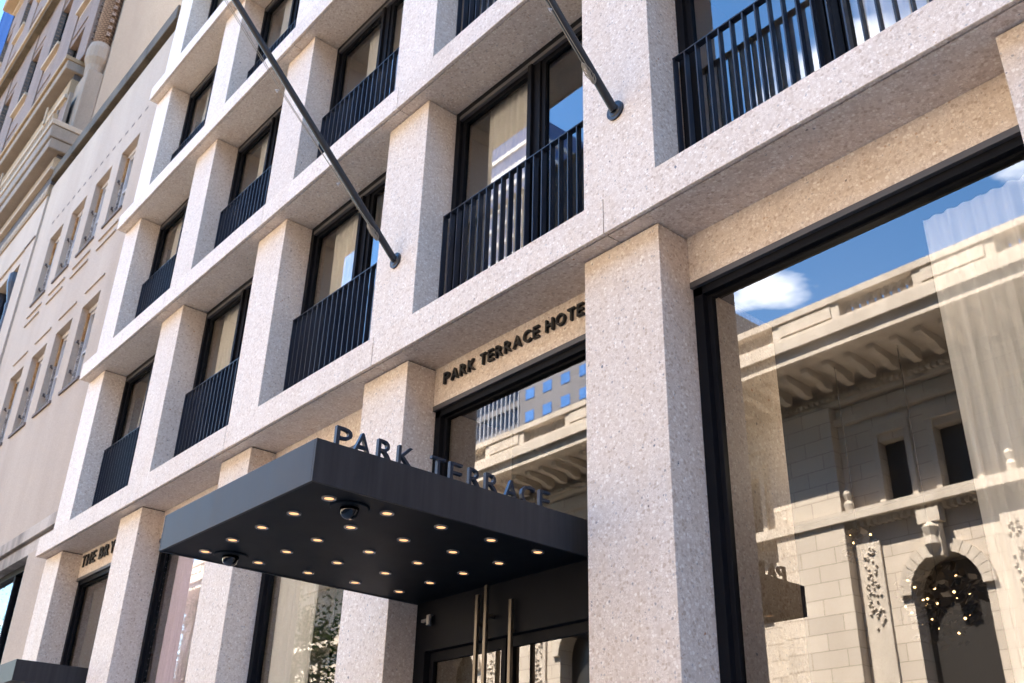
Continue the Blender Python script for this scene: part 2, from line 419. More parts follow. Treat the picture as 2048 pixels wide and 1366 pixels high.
# ----- upper windows
def win_meshes(w, z0, z1, mull):
    """local coordinates: x from 0 to w, y world, z world"""
    o = .075; fy0, fy1 = W, W+.11
    fr = MB()
    fr.box(0, o, fy0, fy1, z0, z1); fr.box(w-o, w, fy0, fy1, z0, z1)
    fr.box(o, w-o, fy0, fy1, z1-.085, z1); fr.box(o, w-o, fy0, fy1, z0, z0+.12)
    hd = MB().box(o+.001, w-o-.001, fy0-.012, fy0+.03, z1-.135, z1-.0852)
    mu = MB().box(mull-.075, mull-.020, fy0-.02, fy1-.004, z0+.121, z1-.1352); mu.box(mull-.0198, mull+.07, fy0+.02, fy1-.004, z0+.121, z1-.1352)
    def sash(xa, xb):
        s = .055; q = MB(); za, zc = z0+.1202, z1-.0862
        q.box(xa, xa+s, fy0+.045, fy1-.012, za, zc); q.box(xb-s, xb, fy0+.045, fy1-.012, za, zc)
        q.box(xa+s, xb-s, fy0+.045, fy1-.012, zc-.09, zc); q.box(xa+s, xb-s, fy0+.045, fy1-.012, za, za+s)
        return q
    def pane(xa, xb):
        y = fy0+.075; return MB().quad((xa,y,z0+.13),(xb,y,z0+.13),(xb,y,z1-.10),(xa,y,z1-.10))
    return dict(frame=fr.mesh('window', M['frame']), head=hd.mesh('head_flashing', M['flash']), mullion=mu.mesh('mullion', M['frame']),
                s1=sash(o+.0003, mull-.0755).mesh('sash', M['frame']), s2=sash(mull+.0705, w-o-.0003).mesh('sash', M['frame']),
                p1=pane(o+.05, mull-.09).mesh('pane', M['glass']), p2=pane(mull+.08, w-o-.05).mesh('pane', M['glass']))
for k in range(1, len(ZB)):
    z0 = ZB[k-1]+LH; z1 = ZB[k]
    for (a, b) in BAYS:
        w = b-a
        d = win_meshes(w, z0+.001, z1-.001, w*.545)
        f = place('window', d['frame'], hotel, (a+.001, 0, 0))
        for nm, key in (('head_flashing','head'),('mullion','mullion'),('sash','s1'),('sash','s2'),('pane','p1'),('pane','p2')):
            place(nm, d[key], f, (0, 0, 0)).matrix_parent_inverse = Matrix.Identity(4)

# ----- balcony railings with flat bars
RAIL = {1:1.775, 2:1.835, 3:1.63, 4:1.66, 5:1.7}
seen = {(1,1),(1,2),(1,3),(1,4),(1,5),(2,2),(2,3),(2,4),(2,5),(3,4),(3,5),(4,5)}
for k in range(1, len(ZB)):
    zr = ZB[k-1] + RAIL[k]; z0 = ZB[k-1]+LH+.03
    barm = MB().box(-.006, .006, .292, .350, z0+.03, zr-.0125).mesh('bar', M['rail'])
    for i, (a, b) in enumerate(BAYS):
        rl = MB().box(a+.004, b-.004, .290, .352, zr-.012, zr); br_ = MB().box(a+.004, b-.004, .292, .350, z0, z0+.0295)
        n = int((b-a-.03)/.117); xs = [a+.012+.117*j for j in range(n+1)]
        if b-.012-xs[-1] > .05: xs.append(b-.012)
        if (k, i) in seen:
            r = rl.build('railing', M['rail'], hotel)
            for x in xs: place('bar', barm, r, (x, 0, 0))
            br_.build('bottom_rail', M['rail'], r)
        elif k <= 3:
            r = rl.build('railing', M['rail'], hotel); br_.build('bottom_rail', M['rail'], r); bs_ = MB()
            for x in xs: bs_.box(x-.006, x+.006, .292, .350, z0+.03, zr-.0125)
            bs_.build('bars', M['rail'], r)['kind'] = 'stuff'

# ----- ground floor: lintel panels and shop windows
for i, (a, b) in enumerate(BAYS):
    MB().box(a+.002, b-.002, WG, .60, 5.455, ZB[0]-.002).build('lintel_panel', M['terrazzo'], hotel)
def shop_window(a, b, z0, z1=5.452):
    fr = MB(); y0, y1 = WG+.03, WG+.14
    fr.box(a+.003, a+.085, y0, y1, z0, z1-.05); fr.box(b-.085, b-.003, y0, y1, z0, z1-.05)
    fr.box(a+.003, b-.003, y0, y1, z1-.115, z1-.0502); fr.box(a+.0852, b-.0852, y0, y1, z0, z0+.10)
    f = fr.build('shop_window', M['frame'], hotel)
    MB().box(a+.003, b-.003, y0-.035, y1, z1-.0498, z1-.002).build('head_flashing', M['flash'], f)
    s = MB(); s.box(a+.0853, a+.125, y0+.05, y1-.01, z0+.101, z1-.1152); s.box(b-.125, b-.0853, y0+.05, y1-.01, z0+.101, z1-.1152)
    s.box(a+.1252, b-.1252, y0+.05, y1-.01, z1-.135, z1-.1153); s.build('glazing_bead', M['frame'], f)
    y = y0+.075
    MB().quad((a+.10,y,z0+.11),(b-.10,y,z0+.11),(b-.10,y,z1-.125),(a+.10,y,z1-.125)).build('pane', M['shopglass'], f)
    return f
shop = {}
for i, (a, b) in enumerate(BAYS):
    shop[i] = shop_window(a, b, 3.62 if i == 2 else .35)

# ----- entrance doors under the canopy (bay 2)
a, b = BAYS[2]
ent = MB(); y0, y1 = .30, .44
ent.box(a+.003, a+.15, y0, y1, .02, 3.6); ent.box(b-.15, b-.003, y0, y1, .02, 3.6); ent.box(a+.1502, b-.1502, y0, y1, 3.17, 3.6)
ent.box(a+.003, b-.003, y0+.03, y1-.01, 3.602, 3.618)
ef = ent.build('door_surround', M['frame'], hotel)
for (xa, xb) in ((a+.155, -2.02), (-1.99, b-.155)):
    d = MB(); d.box(xa, xa+.05, .355, .40, .05, 3.165); d.box(xb-.05, xb, .355, .40, .05, 3.165); d.box(xa+.0502, xb-.0502, .355, .40, 3.09, 3.165); d.box(xa+.0502, xb-.0502, .355, .40, .05, .25)
    dr = d.build('door', M['frame'], hotel)
    MB().quad((xa+.04,.378,.2),(xb-.04,.378,.2),(xb-.04,.378,3.12),(xa+.04,.378,3.12)).build('pane', M['shopglass'], dr)
for x, y, zt in ((-2.27,.25,3.52), (-2.10,.20,3.56), (-1.86,.25,3.42)):
    p = MB().box(x-.016, x+.016, y, y+.03, .3, zt); p.box(x-.01, x+.01, y+.0302, .299, zt-.25, zt-.22); p.build('door_pull', M['brass'], hotel, bevel=.004)
for x, z in ((-2.93,3.42),(-0.92,3.40)):
    c = MB(); c.box(x-.10, x, .268, .2995, z-.012, z+.012); c.cyl((x+.02,.26,z-.05),(x+.02,.26,z+.03),.022); c.box(x, x+.03, .262, .2995, z+.0302, z+.04)
    c.build('door_closer', M['trim'], hotel)

# ------------------------------------------------------------------ lettering helper
_glyph = {}
def glyph(ch, bold):
    key = (ch, bold)
    if key not in _glyph:
        cu = bpy.data.curves.new('glyph', 'FONT'); cu.body = ch; cu.size = 1.0; cu.extrude = .5; cu.offset = bold; cu.resolution_u = 3
        o = bpy.data.objects.new('glyph', cu); COL.objects.link(o)
        dg = bpy.context.evaluated_depsgraph_get(); dg.update()
        me = bpy.data.meshes.new_from_object(o.evaluated_get(dg)); bpy.data.objects.remove(o); bpy.data.curves.remove(cu)
        xs = [v.co.x for v in me.vertices]; ys = [v.co.y for v in me.vertices]
        _glyph[key] = ([tuple(v.co) for v in me.vertices], [tuple(p.vertices) for p in me.polygons], min(xs), max(xs), min(ys), max(ys))
        bpy.data.meshes.remove(me)
    return _glyph[key]
def letter(ch, bold, origin, u, vdir, width, height, depth, mat, parent):
    """glyph fitted to width x height, its face turned towards u x v, back on the plane through origin"""
    vs, fs, x0, x1, y0, y1 = glyph(ch, bold)
    u = Vector(u); v = Vector(vdir); n = u.cross(v); o = Vector(origin)
    mb = MB()
    mb.v = [tuple(o + u*((x-x0)/(x1-x0)*width) + v*((y-y0)/(y1-y0)*height) + n*((z+.5)*depth)) for x, y, z in vs]
    mb.f = list(fs); return mb.build('letter', mat, parent)
WID = dict(A=.80,B=.70,C=.76,E=.58,H=.76,K=.72,L=.55,N=.78,O=.88,P=.66,R=.70,T=.64,Y=.74)
def line(text, bold, x0, x1, y, z, h, depth, mat, parent, gap=.24, space=.42, upto=None):
    tot = sum(space if c == ' ' else WID[c]+gap for c in text[:upto]) - gap
    s = (x1-x0)/tot; x = x0
    for c in text:
        if c == ' ': x += space*s; continue
        letter(c, bold, (x, y, z), (1,0,0), (0,0,1), WID[c]*s, h, depth, mat, parent); x += (WID[c]+gap)*s
sg = thing('hotel_name_sign', 'black raised letters PARK TERRACE HOTEL on the stone lintel above the canopy', 'sign', (-2.0, WG, 5.62))
line('PARK TERRACE HOTEL', .012, -2.965, -1.082, WG-.006, 5.622, .115, .030, M['lettering'], sg, upto=17)
sg2 = thing('bar_name_sign', 'black raised letters starting THE BRY on lintel at the far left bay', 'sign', (-11.4, WG, 5.6))
line('THE BRYANT', .012, -12.44, -10.40, WG-.008, 5.595, .19, .022, M['lettering'], sg2)

# ------------------------------------------------------------------ entrance canopy
CX0, CX1, CY0, CZ0, CZ1 = -3.135, -0.985, -2.035, 3.575, 3.845
can = thing('entrance_canopy', 'flat charcoal metal entrance canopy with rows of warm downlights underneath', 'canopy', (-2.06, .3, CZ0))
shell = MB(); yb = .296
shell.box(CX0, CX0+.02, CY0, yb, CZ0, CZ1); shell.box(CX1-.02, CX1, CY0, yb, CZ0, CZ1); shell.box(CX0+.0201, CX1-.0201, CY0, CY0+.02, CZ0, CZ1)
shell.build('fascia', M['canopy'], can, bevel=.003)
MB().box(CX0+.0202, CX1-.0202, CY0+.0202, yb, CZ1-.03, CZ1-.004).build('deck', M['canopy'], can)
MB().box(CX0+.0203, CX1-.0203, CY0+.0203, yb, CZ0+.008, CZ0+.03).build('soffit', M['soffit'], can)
lampm = MB().cyl((0,0,-.0015),(0,0,.004),.031,None,16).mesh('lamp', M['lamp'])
rm = MB(); n = 20
for i in range(n):
    t0, t1 = 2*math.pi*i/n, 2*math.pi*(i+1)/n
    rm.quad((.032*math.cos(t0),.032*math.sin(t0),-.004),(.032*math.cos(t1),.032*math.sin(t1),-.004),(.046*math.cos(t1),.046*math.sin(t1),-.006),(.046*math.cos(t0),.046*math.sin(t0),-.006))
    rm.quad((.046*math.cos(t0),.046*math.sin(t0),-.006),(.046*math.cos(t1),.046*math.sin(t1),-.006),(.047*math.cos(t1),.047*math.sin(t1),.004),(.047*math.cos(t0),.047*math.sin(t0),.004))
rm = rm.mesh('downlight', M['trim'])
for i in range(5):
    for j in range(5):
        x = -1.203 + .009*j - .4225*i; y = -1.785 + .4225*j
        dl = place('downlight', rm, can, (x, y, CZ0+.004))
        l = place('lamp', lampm, dl, (0,0,0)); l.matrix_parent_inverse = Matrix.Identity(4)
CL = [('P',-1.873,-1.758),('A',-1.744,-1.617),('R',-1.565,-1.448),('K',-1.409,-1.284),('T',-1.146,-1.031),('E',-.994,-.886),('R',-.832,-.721),('R',-.688,-.563),('A',-.517,-.395),('C',-.365,-.234),('E',-.191,-.087)]
for ch, ya, yb_ in CL:
    letter(ch, .0, (-1.075, ya, CZ1+.004), (0,1,0), (0,0,1), yb_-ya, .142, .028, M['navyletter'], can)
MB().box(-1.073, -1.050, -1.9, -.06, CZ1-.0035, CZ1+.0035).build('letter_rail', M['canopy'], can)
def dome(x, y, label):
    t = thing('security_camera', label, 'camera', (x, y, CZ0+.008), 'dome cameras under the canopy')
    MB().lathe(x, y, [(.118,CZ0-.004),(.126,CZ0+.002),(.126,CZ0+.0078)], 24).build('base_ring', M['soffit'], t)
    prof = [(.006,CZ0-.074),(.030,CZ0-.069),(.050,CZ0-.052),(.061,CZ0-.024),(.062,CZ0-.0045)]
    MB().lathe(x, y, prof, 20).build('dome', M['dome'], t, smooth=True)
dome(-1.26, -1.60, 'dome camera under the canopy near its front right corner')
dome(-2.86, -1.60, 'dome camera under the canopy near its front left corner')

# second, smaller canopy over the bar door
c2 = thing('bar_canopy', 'small dark metal canopy at the lower left edge beneath the letters THE BRY', 'canopy', (-11.5, .1, 3.6))
s = MB(); s.box(-12.45, -12.43, -.79, .3, 3.58, 3.85); s.box(-10.68, -10.66, -.79, .3, 3.58, 3.85); s.box(-12.4299, -10.6801, -.79, -.77, 3.58, 3.85)
s.build('fascia', M['canopy'], c2)
MB().box(-12.4298, -10.6802, -.7698, .3, 3.59, 3.83).build('soffit', M['soffit'], c2)

# ------------------------------------------------------------------ flagpoles
def flagpole(x, z, label, sway):
    t = thing('flagpole', label, 'flagpole', (x, 0, z), 'flagpoles fixed to the piers')
    d = Vector((0, -math.cos(math.radians(45)), math.sin(math.radians(45))))
    b0 = Vector((x, -.02, z))
    MB().cyl(b0+d*.0, b0+d*5.0, .037, .030, 20).build('pole', M['pole'], t, smooth=False)
    MB().cyl((x,-.0005,z),(x,-.018,z),.088,.088,28).cyl((x,-.0182,z),(x,-.026,z),.062,.05,28).build('base_flange', M['pole'], t)
    dn = Vector((0, -d.z, -d.y)).normalized()*-1.0
    dn = Vector((0,.7071,.7071)).cross(Vector((1,0,0))); dn = Vector((0, -.7071, -.7071)).normalized() if False else Vector((0,.7071*0-.0, -1.0))
    dn = (dn - d*dn.dot(d)).normalized()
    cl = MB(); c = b0 + d*.36 + dn*.045
    cl.cyl(c-d*.09, c+d*.09, .009, .006, 8); cl.cyl(c-dn*.02, c+dn*.004, .012, None, 8)
    cl.build('cleat', M['rope'], t)
    rp = MB()
    for q in range(5):
        pts = []
        for i in range(17):
            a = 2*math.pi*i/16
            pts.append(c + d*(math.cos(a)*(.075+.006*q)) + dn*(math.sin(a)*(.016+.004*q)+.012) + Vector((1,0,0))*(.014*math.cos(a*2+q)+.004*(q-2)))
        rp.tube(pts, .0042, 6)
    for side, sag in ((.012, sway), (-.012, sway*.55)):
        pts = []
        for i in range(33):
            s_ = i/32; L = .40 + s_*4.5
            pts.append(b0 + d*L + dn*(.038 + sag*4*s_*(1-s_) + .004*math.sin(s_*23)) + Vector((side,0,0)))
        rp.tube(pts, .0034, 6)
    rp.build('rope', M['rope'], t)
    sn = MB()
    for L in (.95, 2.05):
        s_ = (L-.4)/4.5; p = b0 + d*L + dn*(.05 + sway*4*s_*(1-s_))
        sn.cyl(p, p+dn*.035+d*.01, .010, .006, 8); sn.cyl(p+dn*.03-d*.02, p+dn*.035+d*.02, .006, None, 8)
    sn.build('rope_clip', M['sash'], t)
flagpole(-.382, 7.133, 'dark flagpole rising from the pier right of the upper middle window', .012)
flagpole(-3.517, 7.12, 'dark flagpole with base disc left of the middle window above the hotel sign', .10)

# ------------------------------------------------------------------ curtains and blinds
def curtain(x0, x1, y, z0, z1, mat, label, folds=9, amp=.045, flare=0., group='curtains behind the hotel windows', name='curtain', seed=0):
    rnd = random.Random(seed); n = folds*8; mrows = 8; mb = MB(); wp = [rnd.uniform(-.25,.25) for _ in range(4)]
    for r in range(mrows+1):
        s_ = r/mrows; z = z1 + (z0-z1)*s_
        for i in range(n+1):
            u = i/n
            xx = x0 + (x1-x0)*u + flare*s_*(1-u)*math.sin(s_*1.6)
            uu = u + .05*wp[0]*math.sin(2*math.pi*u*1.3+wp[1]*9) + .06*wp[2]*math.sin(2*math.pi*u*2.7+wp[3]*9) + .02*s_*math.sin(9*u+wp[1]*8)
            am = .75 + .5*math.sin(7*uu+wp[2]*20)*math.cos(3.1*uu+1)
            yy = y + amp*am*math.sin(2*math.pi*uu*folds) * (.22+.78*min(1, s_*2.5)) + amp*.25*min(1, s_*3)*math.sin(2*math.pi*uu*folds*2.3+wp[0]*9)
            mb.v.append((xx, yy, z))
    for r in range(mrows):
        for i in range(n):
            b = r*(n+1)+i; mb.f.append((b, b+1, b+n+2, b+n+1))
    o = mb.build(name, mat, None, smooth=True); return tag(o, label, 'curtain', group)
ORD = {1:'rightmost', 2:'second', 3:'third', 4:'fourth', 5:'fifth'}
ROW = {1:'lowest', 2:'second lowest', 3:'third', 4:'topmost visible'}
for (k, i) in sorted(seen):
    a, b = BAYS[i]; z0 = ZB[k-1]+LH; z1 = ZB[k]-.06
    rr = random.Random(k*10+i)
    xa = a + (b-a)*rr.uniform(.08,.26); xb = a + (b-a)*rr.choice((.5,.62,.93,.93))
    if (k,i) == (1,1): xa, xb = a+(b-a)*.50, b-.12
    if (k,i) == (1,2): xa, xb = a+.36, a+1.30
    curtain(xa, xb, .585, z0+.05, z1, M['curtain'], f'cream curtain in the {ORD[i]} balcony window counted from the right, {ROW[k]} balcony row', 9, .035, 0, seed=k*10+i)
a, b = BAYS[1]
curtain(1.66, b-.1, .60, .35, 5.30, M['voile'], 'white voile curtain gathered at the right of the large shop window', 8, .075, .02, 'shop window curtains', seed=3)
a, b = BAYS[3]
curtain(a+.17, a+1.05, .50, .35, 5.3, M['voile'], 'white curtain in the ground window directly left of the entrance doors', 6, .03, 0, 'shop window curtains', seed=5)
a, b = BAYS[4]
curtain(a+.36, a+1.25, .50, .35, 5.3, M['lilac'], 'lilac curtain in the ground window under the canopy left corner', 9, .03, 0, 'shop window curtains', seed=8)
a, b = BAYS[5]
bl = MB().quad((a+.1,.60,.4),(b-.1,.60,.4),(b-.1,.60,5.3),(a+.1,.60,5.3)).box(a+.1, b-.1, .58, .62, 5.3, 5.36).build('roller_blind', M['blind'])
tag(bl, 'drawn grey brown roller blind in the window beneath THE BRY letters', 'blind')
# dotted film on the ground window in bay 4
a, b = BAYS[4]; df = MB()
for r in range(30):
    for c in range(5):
        x = a + .14 + c*.055; z = 5.2 - r*.075; yy = WG+.101
        df.v += [(x+.0055*math.cos(t*math.pi/3), yy, z+.0055*math.sin(t*math.pi/3)) for t in range(6)]
        q = len(df.v)-6; df.f.append(tuple(range(q, q+6)))
df.build('dotted_film', M['whitefin'], shop[4])['kind'] = 'stuff'

# ------------------------------------------------------------------ chandelier in the lobby
def chandelier(x, y, z, r, n, label, seed, power):
    rr = random.Random(seed)
    t = thing('chandelier', label, 'chandelier', (x, y, z), 'branching chandeliers in the lobby')
    lf = MB(); br = MB(); bu = MB()
    for i in range(n):
        u = Vector((rr.gauss(0,1), rr.gauss(0,1), rr.gauss(0,.8))).normalized(); p = Vector((x,y,z)) + u*r*rr.uniform(.35,1.)
        a = Vector((rr.gauss(0,1), rr.gauss(0,1), rr.gauss(0,1))).normalized(); b_ = a.orthogonal().normalized(); s_ = rr.uniform(.025,.055)
        lf.quad(p-a*s_, p+b_*s_*.6, p+a*s_, p-b_*s_*.6)
        if i % 12 == 0: br.tube([Vector((x,y,z)), Vector((x,y,z))+u*r*.6+Vector((0,0,.03)), p], .005, 5)
        if i % 18 == 0: bu.lathe(p.x, p.y, [(.002,p.z-.010),(.010,p.z-.004),(.010,p.z+.004),(.002,p.z+.010)], 8)
    lf.build('leaf_cluster', M['bronzeleaf'], t)['kind'] = 'stuff'
    br.build('branches', M['bronzeleaf'], t); bu.build('bulbs', M['warmbulb'], t)
    MB().cyl((x,y,z),(x,y,5.5),.004).build('stem', M['frame'], t)
    ld = bpy.data.lights.new('chandelier_light', 'POINT'); ld.energy = power; ld.color = (1.0,.80,.60); ld.shadow_soft_size = .12
    lo = bpy.data.objects.new('chandelier_light', ld); COL.objects.link(lo); lo.parent = t; lo.location = (.15, -.45, 1.2)
chandelier(.47, 2.4, 3.38, .34, 380, 'dark leafy chandelier with warm bulbs behind the large shop window', 4, 2.2)
chandelier(-.12, 2.4, 3.92, .15, 120, 'small leafy chandelier cluster hanging higher in the shop window', 9, 0.8)

# ------------------------------------------------------------------ limestone neighbour
NX0, NX1, NY = -21.46, -13.345, .05
nb = thing('limestone_building', 'beige limestone building with two rows of narrow recessed windows left of the hotel', 'building', (-17.4, .5, 0))
cols = [(-15.255,-14.245), (-16.815,-15.805), (-18.375,-17.365), (-19.935,-18.945)]
rows = [(9.50,11.41), (13.39,15.345)]
def wall_with_holes(x0, x1, z0, z1, y0, y1, xs, zs):
    mb = MB(); xc = sorted(xs); zc = sorted(zs); zlev = z0
    for (za, zb_) in zc:
        mb.box(x0, x1, y0, y1, zlev, za)
        xl = x0
        for (xa, xb) in xc: mb.box(xl, xa, y0, y1, za, zb_); xl = xb
        mb.box(xl, x1, y0, y1, za, zb_); zlev = zb_
    mb.box(x0, x1, y0, y1, zlev, z1); return mb
wall_with_holes(NX0, NX1, 6.70, 17.76, NY, 1.0, cols, rows).build('wall', M['limestone'], nb)
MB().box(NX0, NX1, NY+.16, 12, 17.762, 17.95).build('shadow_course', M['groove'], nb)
xs = [NX0, -19.9, -18.55, -17.4, -16.2, -15.0, NX1]
for i in range(6): MB().box(xs[i]+.006, xs[i+1]-.006, NY-.10, .9, 17.95, 18.36).build('coping_stone', M['coping'], nb, bevel=.02)
MB().box(NX0, NX1, .92, 12, 17.952, 18.30).build('roof', M['coping'], nb)
MB().box(NX0, NX1, 1.02, 12, 6.7, 17.75).build('core_wall', M['lobby'], nb)
MB().box(NX0, NX1, NY-.05, 1.0, 6.46, 6.69).build('belt_course', M['sootstone'], nb, bevel=.01)
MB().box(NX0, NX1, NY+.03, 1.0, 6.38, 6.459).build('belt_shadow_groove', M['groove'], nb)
MB().box(NX0, NX1, NY-.02, 1.0, 6.16, 6.379).build('lintel_course', M['sootstone'], nb)
MB().box(-14.50, NX1, NY-.04, 1.0, 0, 6.159).build('pilaster', M['limestone'], nb, bevel=.01)
MB().box(NX0, -20.6, NY-.04, 1.0, 0, 6.159).build('pilaster', M['limestone'], nb, bevel=.01)
sw = MB(); sw.box(-20.6, -14.50, .20, .32, 6.04, 6.158); sw.box(-14.60, -14.501, .20, .32, 0, 6.04); sw.box(-17.6, -17.5, .20, .32, 0, 6.04); sw.box(-15.75, -15.70, .20, .32, 0, 6.04)
swo = sw.build('shopfront_frame', M['frame'], nb)
for xa, xb in ((-17.5,-15.75),(-15.70,-14.60),(-20.6,-17.6)):
    MB().quad((xa,.26,.1),(xb,.26,.1),(xb,.26,6.04),(xa,.26,6.04)).build('pane', M['shopglass'], swo)
MB().box(-20.6, -14.5, 2.0, 2.1, 0, 6.15).build('shop_interior_wall', M['lobby'], nb)
# mouldings, slots
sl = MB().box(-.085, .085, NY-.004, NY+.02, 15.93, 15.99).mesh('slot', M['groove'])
for i in range(17): place('slot', sl, nb, (-20.15+.372*i, 0, 0))
for (xa, xb) in cols:
    MB().box(xa-.02, xb+.02, NY-.03, NY+.02, 11.74, 11.78).build('moulding', M['limestone'], nb)
    for z in (13.02, 12.78): MB().box(xa-.02, xb+.02, NY-.035, NY+.02, z, z+.045).build('moulding', M['limestone'], nb)
for (za, zb_) in rows:
    for (xa, xb) in cols:
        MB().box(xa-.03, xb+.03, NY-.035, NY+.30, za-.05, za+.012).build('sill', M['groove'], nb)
        fr = MB(); y0, y1 = NY+.17, NY+.25; zt = zb_-.10
        fr.box(xa+.001, xb-.001, NY+.14, NY+.30, zt, zb_-.001)
        fr.box(xa+.08, xa+.12, y0, y1, za+.013, zt-.001); fr.box(xb-.06, xb-.001, y0, y1, za+.013, zt-.001)
        zm = za + (zb_-za)*.46
        fr.box(xa+.1201, xb-.0601, y0+.01, y1, zm-.025, zm+.025); fr.box(xa+.1201, xb-.0601, y0+.01, y1, zt-.06, zt-.0012); fr.box(xa+.1201, xb-.0601, y0+.01, y1, za+.0131, za+.07)
        f = fr.build('window', M['sash'], nb)
        MB().quad((xa+.11,y0+.05,zm),(xb-.05,y0+.05,zm),(xb-.05,y0+.05,zt),(xa+.11,y0+.05,zt)).build('pane', M['shopglass'], f)
        MB().quad((xa+.11,y0+.055,za+.05),(xb-.05,y0+.055,za+.05),(xb-.05,y0+.055,zm),(xa+.11,y0+.055,zm)).build('pane', M['shopglass'], f)
        MB().box(xa+.001, xa+.075, NY+.125, NY+.165, zb_-.75, zb_-.101).build('rusty_jamb_strip', M['rust'], f)
        MB().box(xa+.001, xa+.06, NY+.125, NY+.165, za+.013, zb_-.7502).build('peeling_jamb_strip', M['peel'], f)
        for z in (zb_-.80, za+.45):
            br = MB(); br.cyl((xa-.001,NY+.10,z),(xa+.10,NY+.05,z+.02),.014,.010,8); br.box(xa+.07, xa+.11, NY+.03, NY+.07, z-.025, z+.035)
            br.build('iron_bracket', M['iron'], f)
        MB().box(xa+.1, xb-.05, NY+.27, NY+.28, zm, zb_-.11).build('pane_backing', M['palereflection'], f)  # backing sheet gives the upper pane its painted reflection tone
        MB().box(xa+.1, xb-.05, NY+.27, NY+.28, za+.02, zm-.001).build('pane_backing', M['dimroom'], f)  # dark backing sheet, painted to make the lower pane look unlit inside

# ------------------------------------------------------------------ ornate brick building beyond, with its bare side wall
BX0, BX1 = -42.9, -21.5
ob = thing('ornate_brick_building', 'tall ornate brick and terracotta building with bare tan side wall at upper left', 'building', (-32, .5, 0))
MB().box(BX0, BX1, .55, 16, 0, 40.9).build('side_wall', M['stucco'], ob)
# lower stone storeys
wall_with_holes(BX0, BX1-.003, 0, 17.50, .0, .549, [(-27.2,-22.45),(-33.6,-28.8)], [(8.5,15.75)]).build('stone_wall', M['limestone'], ob)
MB().box(-22.9, BX1-.02, -.03, -.001, 16.15, 16.19).build('moulding', M['groove'], ob); MB().box(-27.4, -22.35, -.05, -.001, 16.10, 16.16).build('moulding', M['limestone'], ob)
MB().box(-27.2, -22.45, .45, .54, 8.5, 15.75).build('window_recess', M['frame'], ob)
for x in (-23.2, -24.8, -26.4):
    c = MB().lathe(x, .22, [(.20,8.5),(.17,9.0),(.15,14.6),(.17,14.8),(.15,14.9),(.22,15.2),(.27,15.45),(.27,15.74)], 14); c.build('iron_column', M['rail'], ob, smooth=False)
# entablature, mouldings and cresting at the side wall corner
def course(name, z0, z1, proud, mat, bev=0): return MB().box(BX0, BX1+proud*.55, -proud, .548, z0, z1).build(name, mat, ob, bevel=bev)
course('guilloche_band', 17.501, 17.86, .04, M['tanstone'])
tm = MB().lathe(0, 0, [(.02,-.015),(.11,-.01),(.11,.01),(.02,.015)], 10).mesh('rosette', M['creamstone'])
for i in range(40):
    o = place('rosette', tm, ob, (BX1-.15-.30*i, -.045, 17.68)); o.rotation_euler = (math.pi/2, 0, 0)
course('cove', 17.861, 18.28, .02, M['darkbrick'])
course('fillet', 18.281, 18.38, .16, M['creamstone'], .02)
course('tan_frieze', 18.381, 18.72, .12, M['tanstone'])
course('shadow_fillet', 18.721, 18.86, .06, M['darkbrick'])
course('corona', 18.861, 19.20, .38, M['greystone'], .03)
course('cyma', 19.201, 19.62, .44, M['greystone'], .04)
course('cresting_base', 19.621, 19.80, .48, M['creamstone'], .02)
cm = MB().box(-.07, .07, -.06, .06, 0, .22).mesh('cresting_block', M['tanstone'])
for i in range(48): place('cresting_block', cm, ob, (BX1+.1-.26*i, -.42, 19.8005))
# attic storey between the two cornices
cw = [(-25.2-3.55*i, -23.45-3.55*i) for i in range(6)]
wall_with_holes(BX0, -22.62, 19.8, 22.62, .0, .545, cw[:5], [(19.95,21.36)]).build('attic_wall', M['greystone'], ob)
for (xa, xb) in cw[:5]:
    MB().box(xa, xb, .20, .54, 19.95, 21.36).build('attic_window', M['frame'], ob)
    MB().box(xb+.35, xb+1.30, -.05, -.001, 19.81, 21.5).build('carved_panel', M['pinkbrick'], ob, bevel=.02)
    MB().box(xb+.25, xb+.33, -.10, -.001, 19.81, 21.5).build('panel_moulding', M['greystone'], ob); MB().box(xb+1.32, xb+1.40, -.10, -.001, 19.81, 21.5).build('panel_moulding', M['greystone'], ob)
def course2(name, z0, z1, proud, mat, bev=0): return MB().box(BX0, -22.62+proud*.3, -proud, .546, z0, z1).build(name, mat, ob, bevel=bev)
course2('tan_frieze', 21.50, 21.62, .06, M['tanstone']); course2('fillet', 21.62+.001, 21.78, .14, M['creamstone'], .02)
course2('tan_cavetto', 21.781, 22.40, .07, M['tanstone']); course2('shadow_fillet', 22.401, 22.62, .03, M['darkbrick'])
course2('cornice', 22.621, 22.95, .34, M['greystone'], .03); course2('cornice_cap', 22.951, 23.10, .42, M['tanstone'], .02)
for i in range(5): MB().box(-24.4-4.6*i, -24.3-4.6*i, -.20, -.141, 21.63, 22.3).build('scroll_bracket', M['creamstone'], ob, bevel=.02)
# corner shaft
MB().box(-22.61, BX1-.002, .10, .547, 19.8, 22.2).build('corner_pier', M['greystone'], ob, bevel=.03)
MB().lathe(-21.86, .34, [(.24,22.0),(.27,22.25),(.28,22.5),(.36,22.75),(.36,23.15),(.32,23.35),(.27,23.4)], 18).build('corner_capital', M['greystone'], ob, smooth=False)
MB().lathe(-21.86, .34, [(.27,23.4),(.27,40.5)], 20).build('corner_shaft', M['cornerbrick'], ob, smooth=True)
qm = MB().box(-.06, .06, -.05, .05, -.07, .07).mesh('quoin_tooth', M['cornerbrick'])
for i in range(60):
    place('quoin_tooth', qm, ob, (-21.56, .36, 23.7+.28*i)); place('quoin_tooth', qm, ob, (-22.18, .10, 23.84+.28*i))
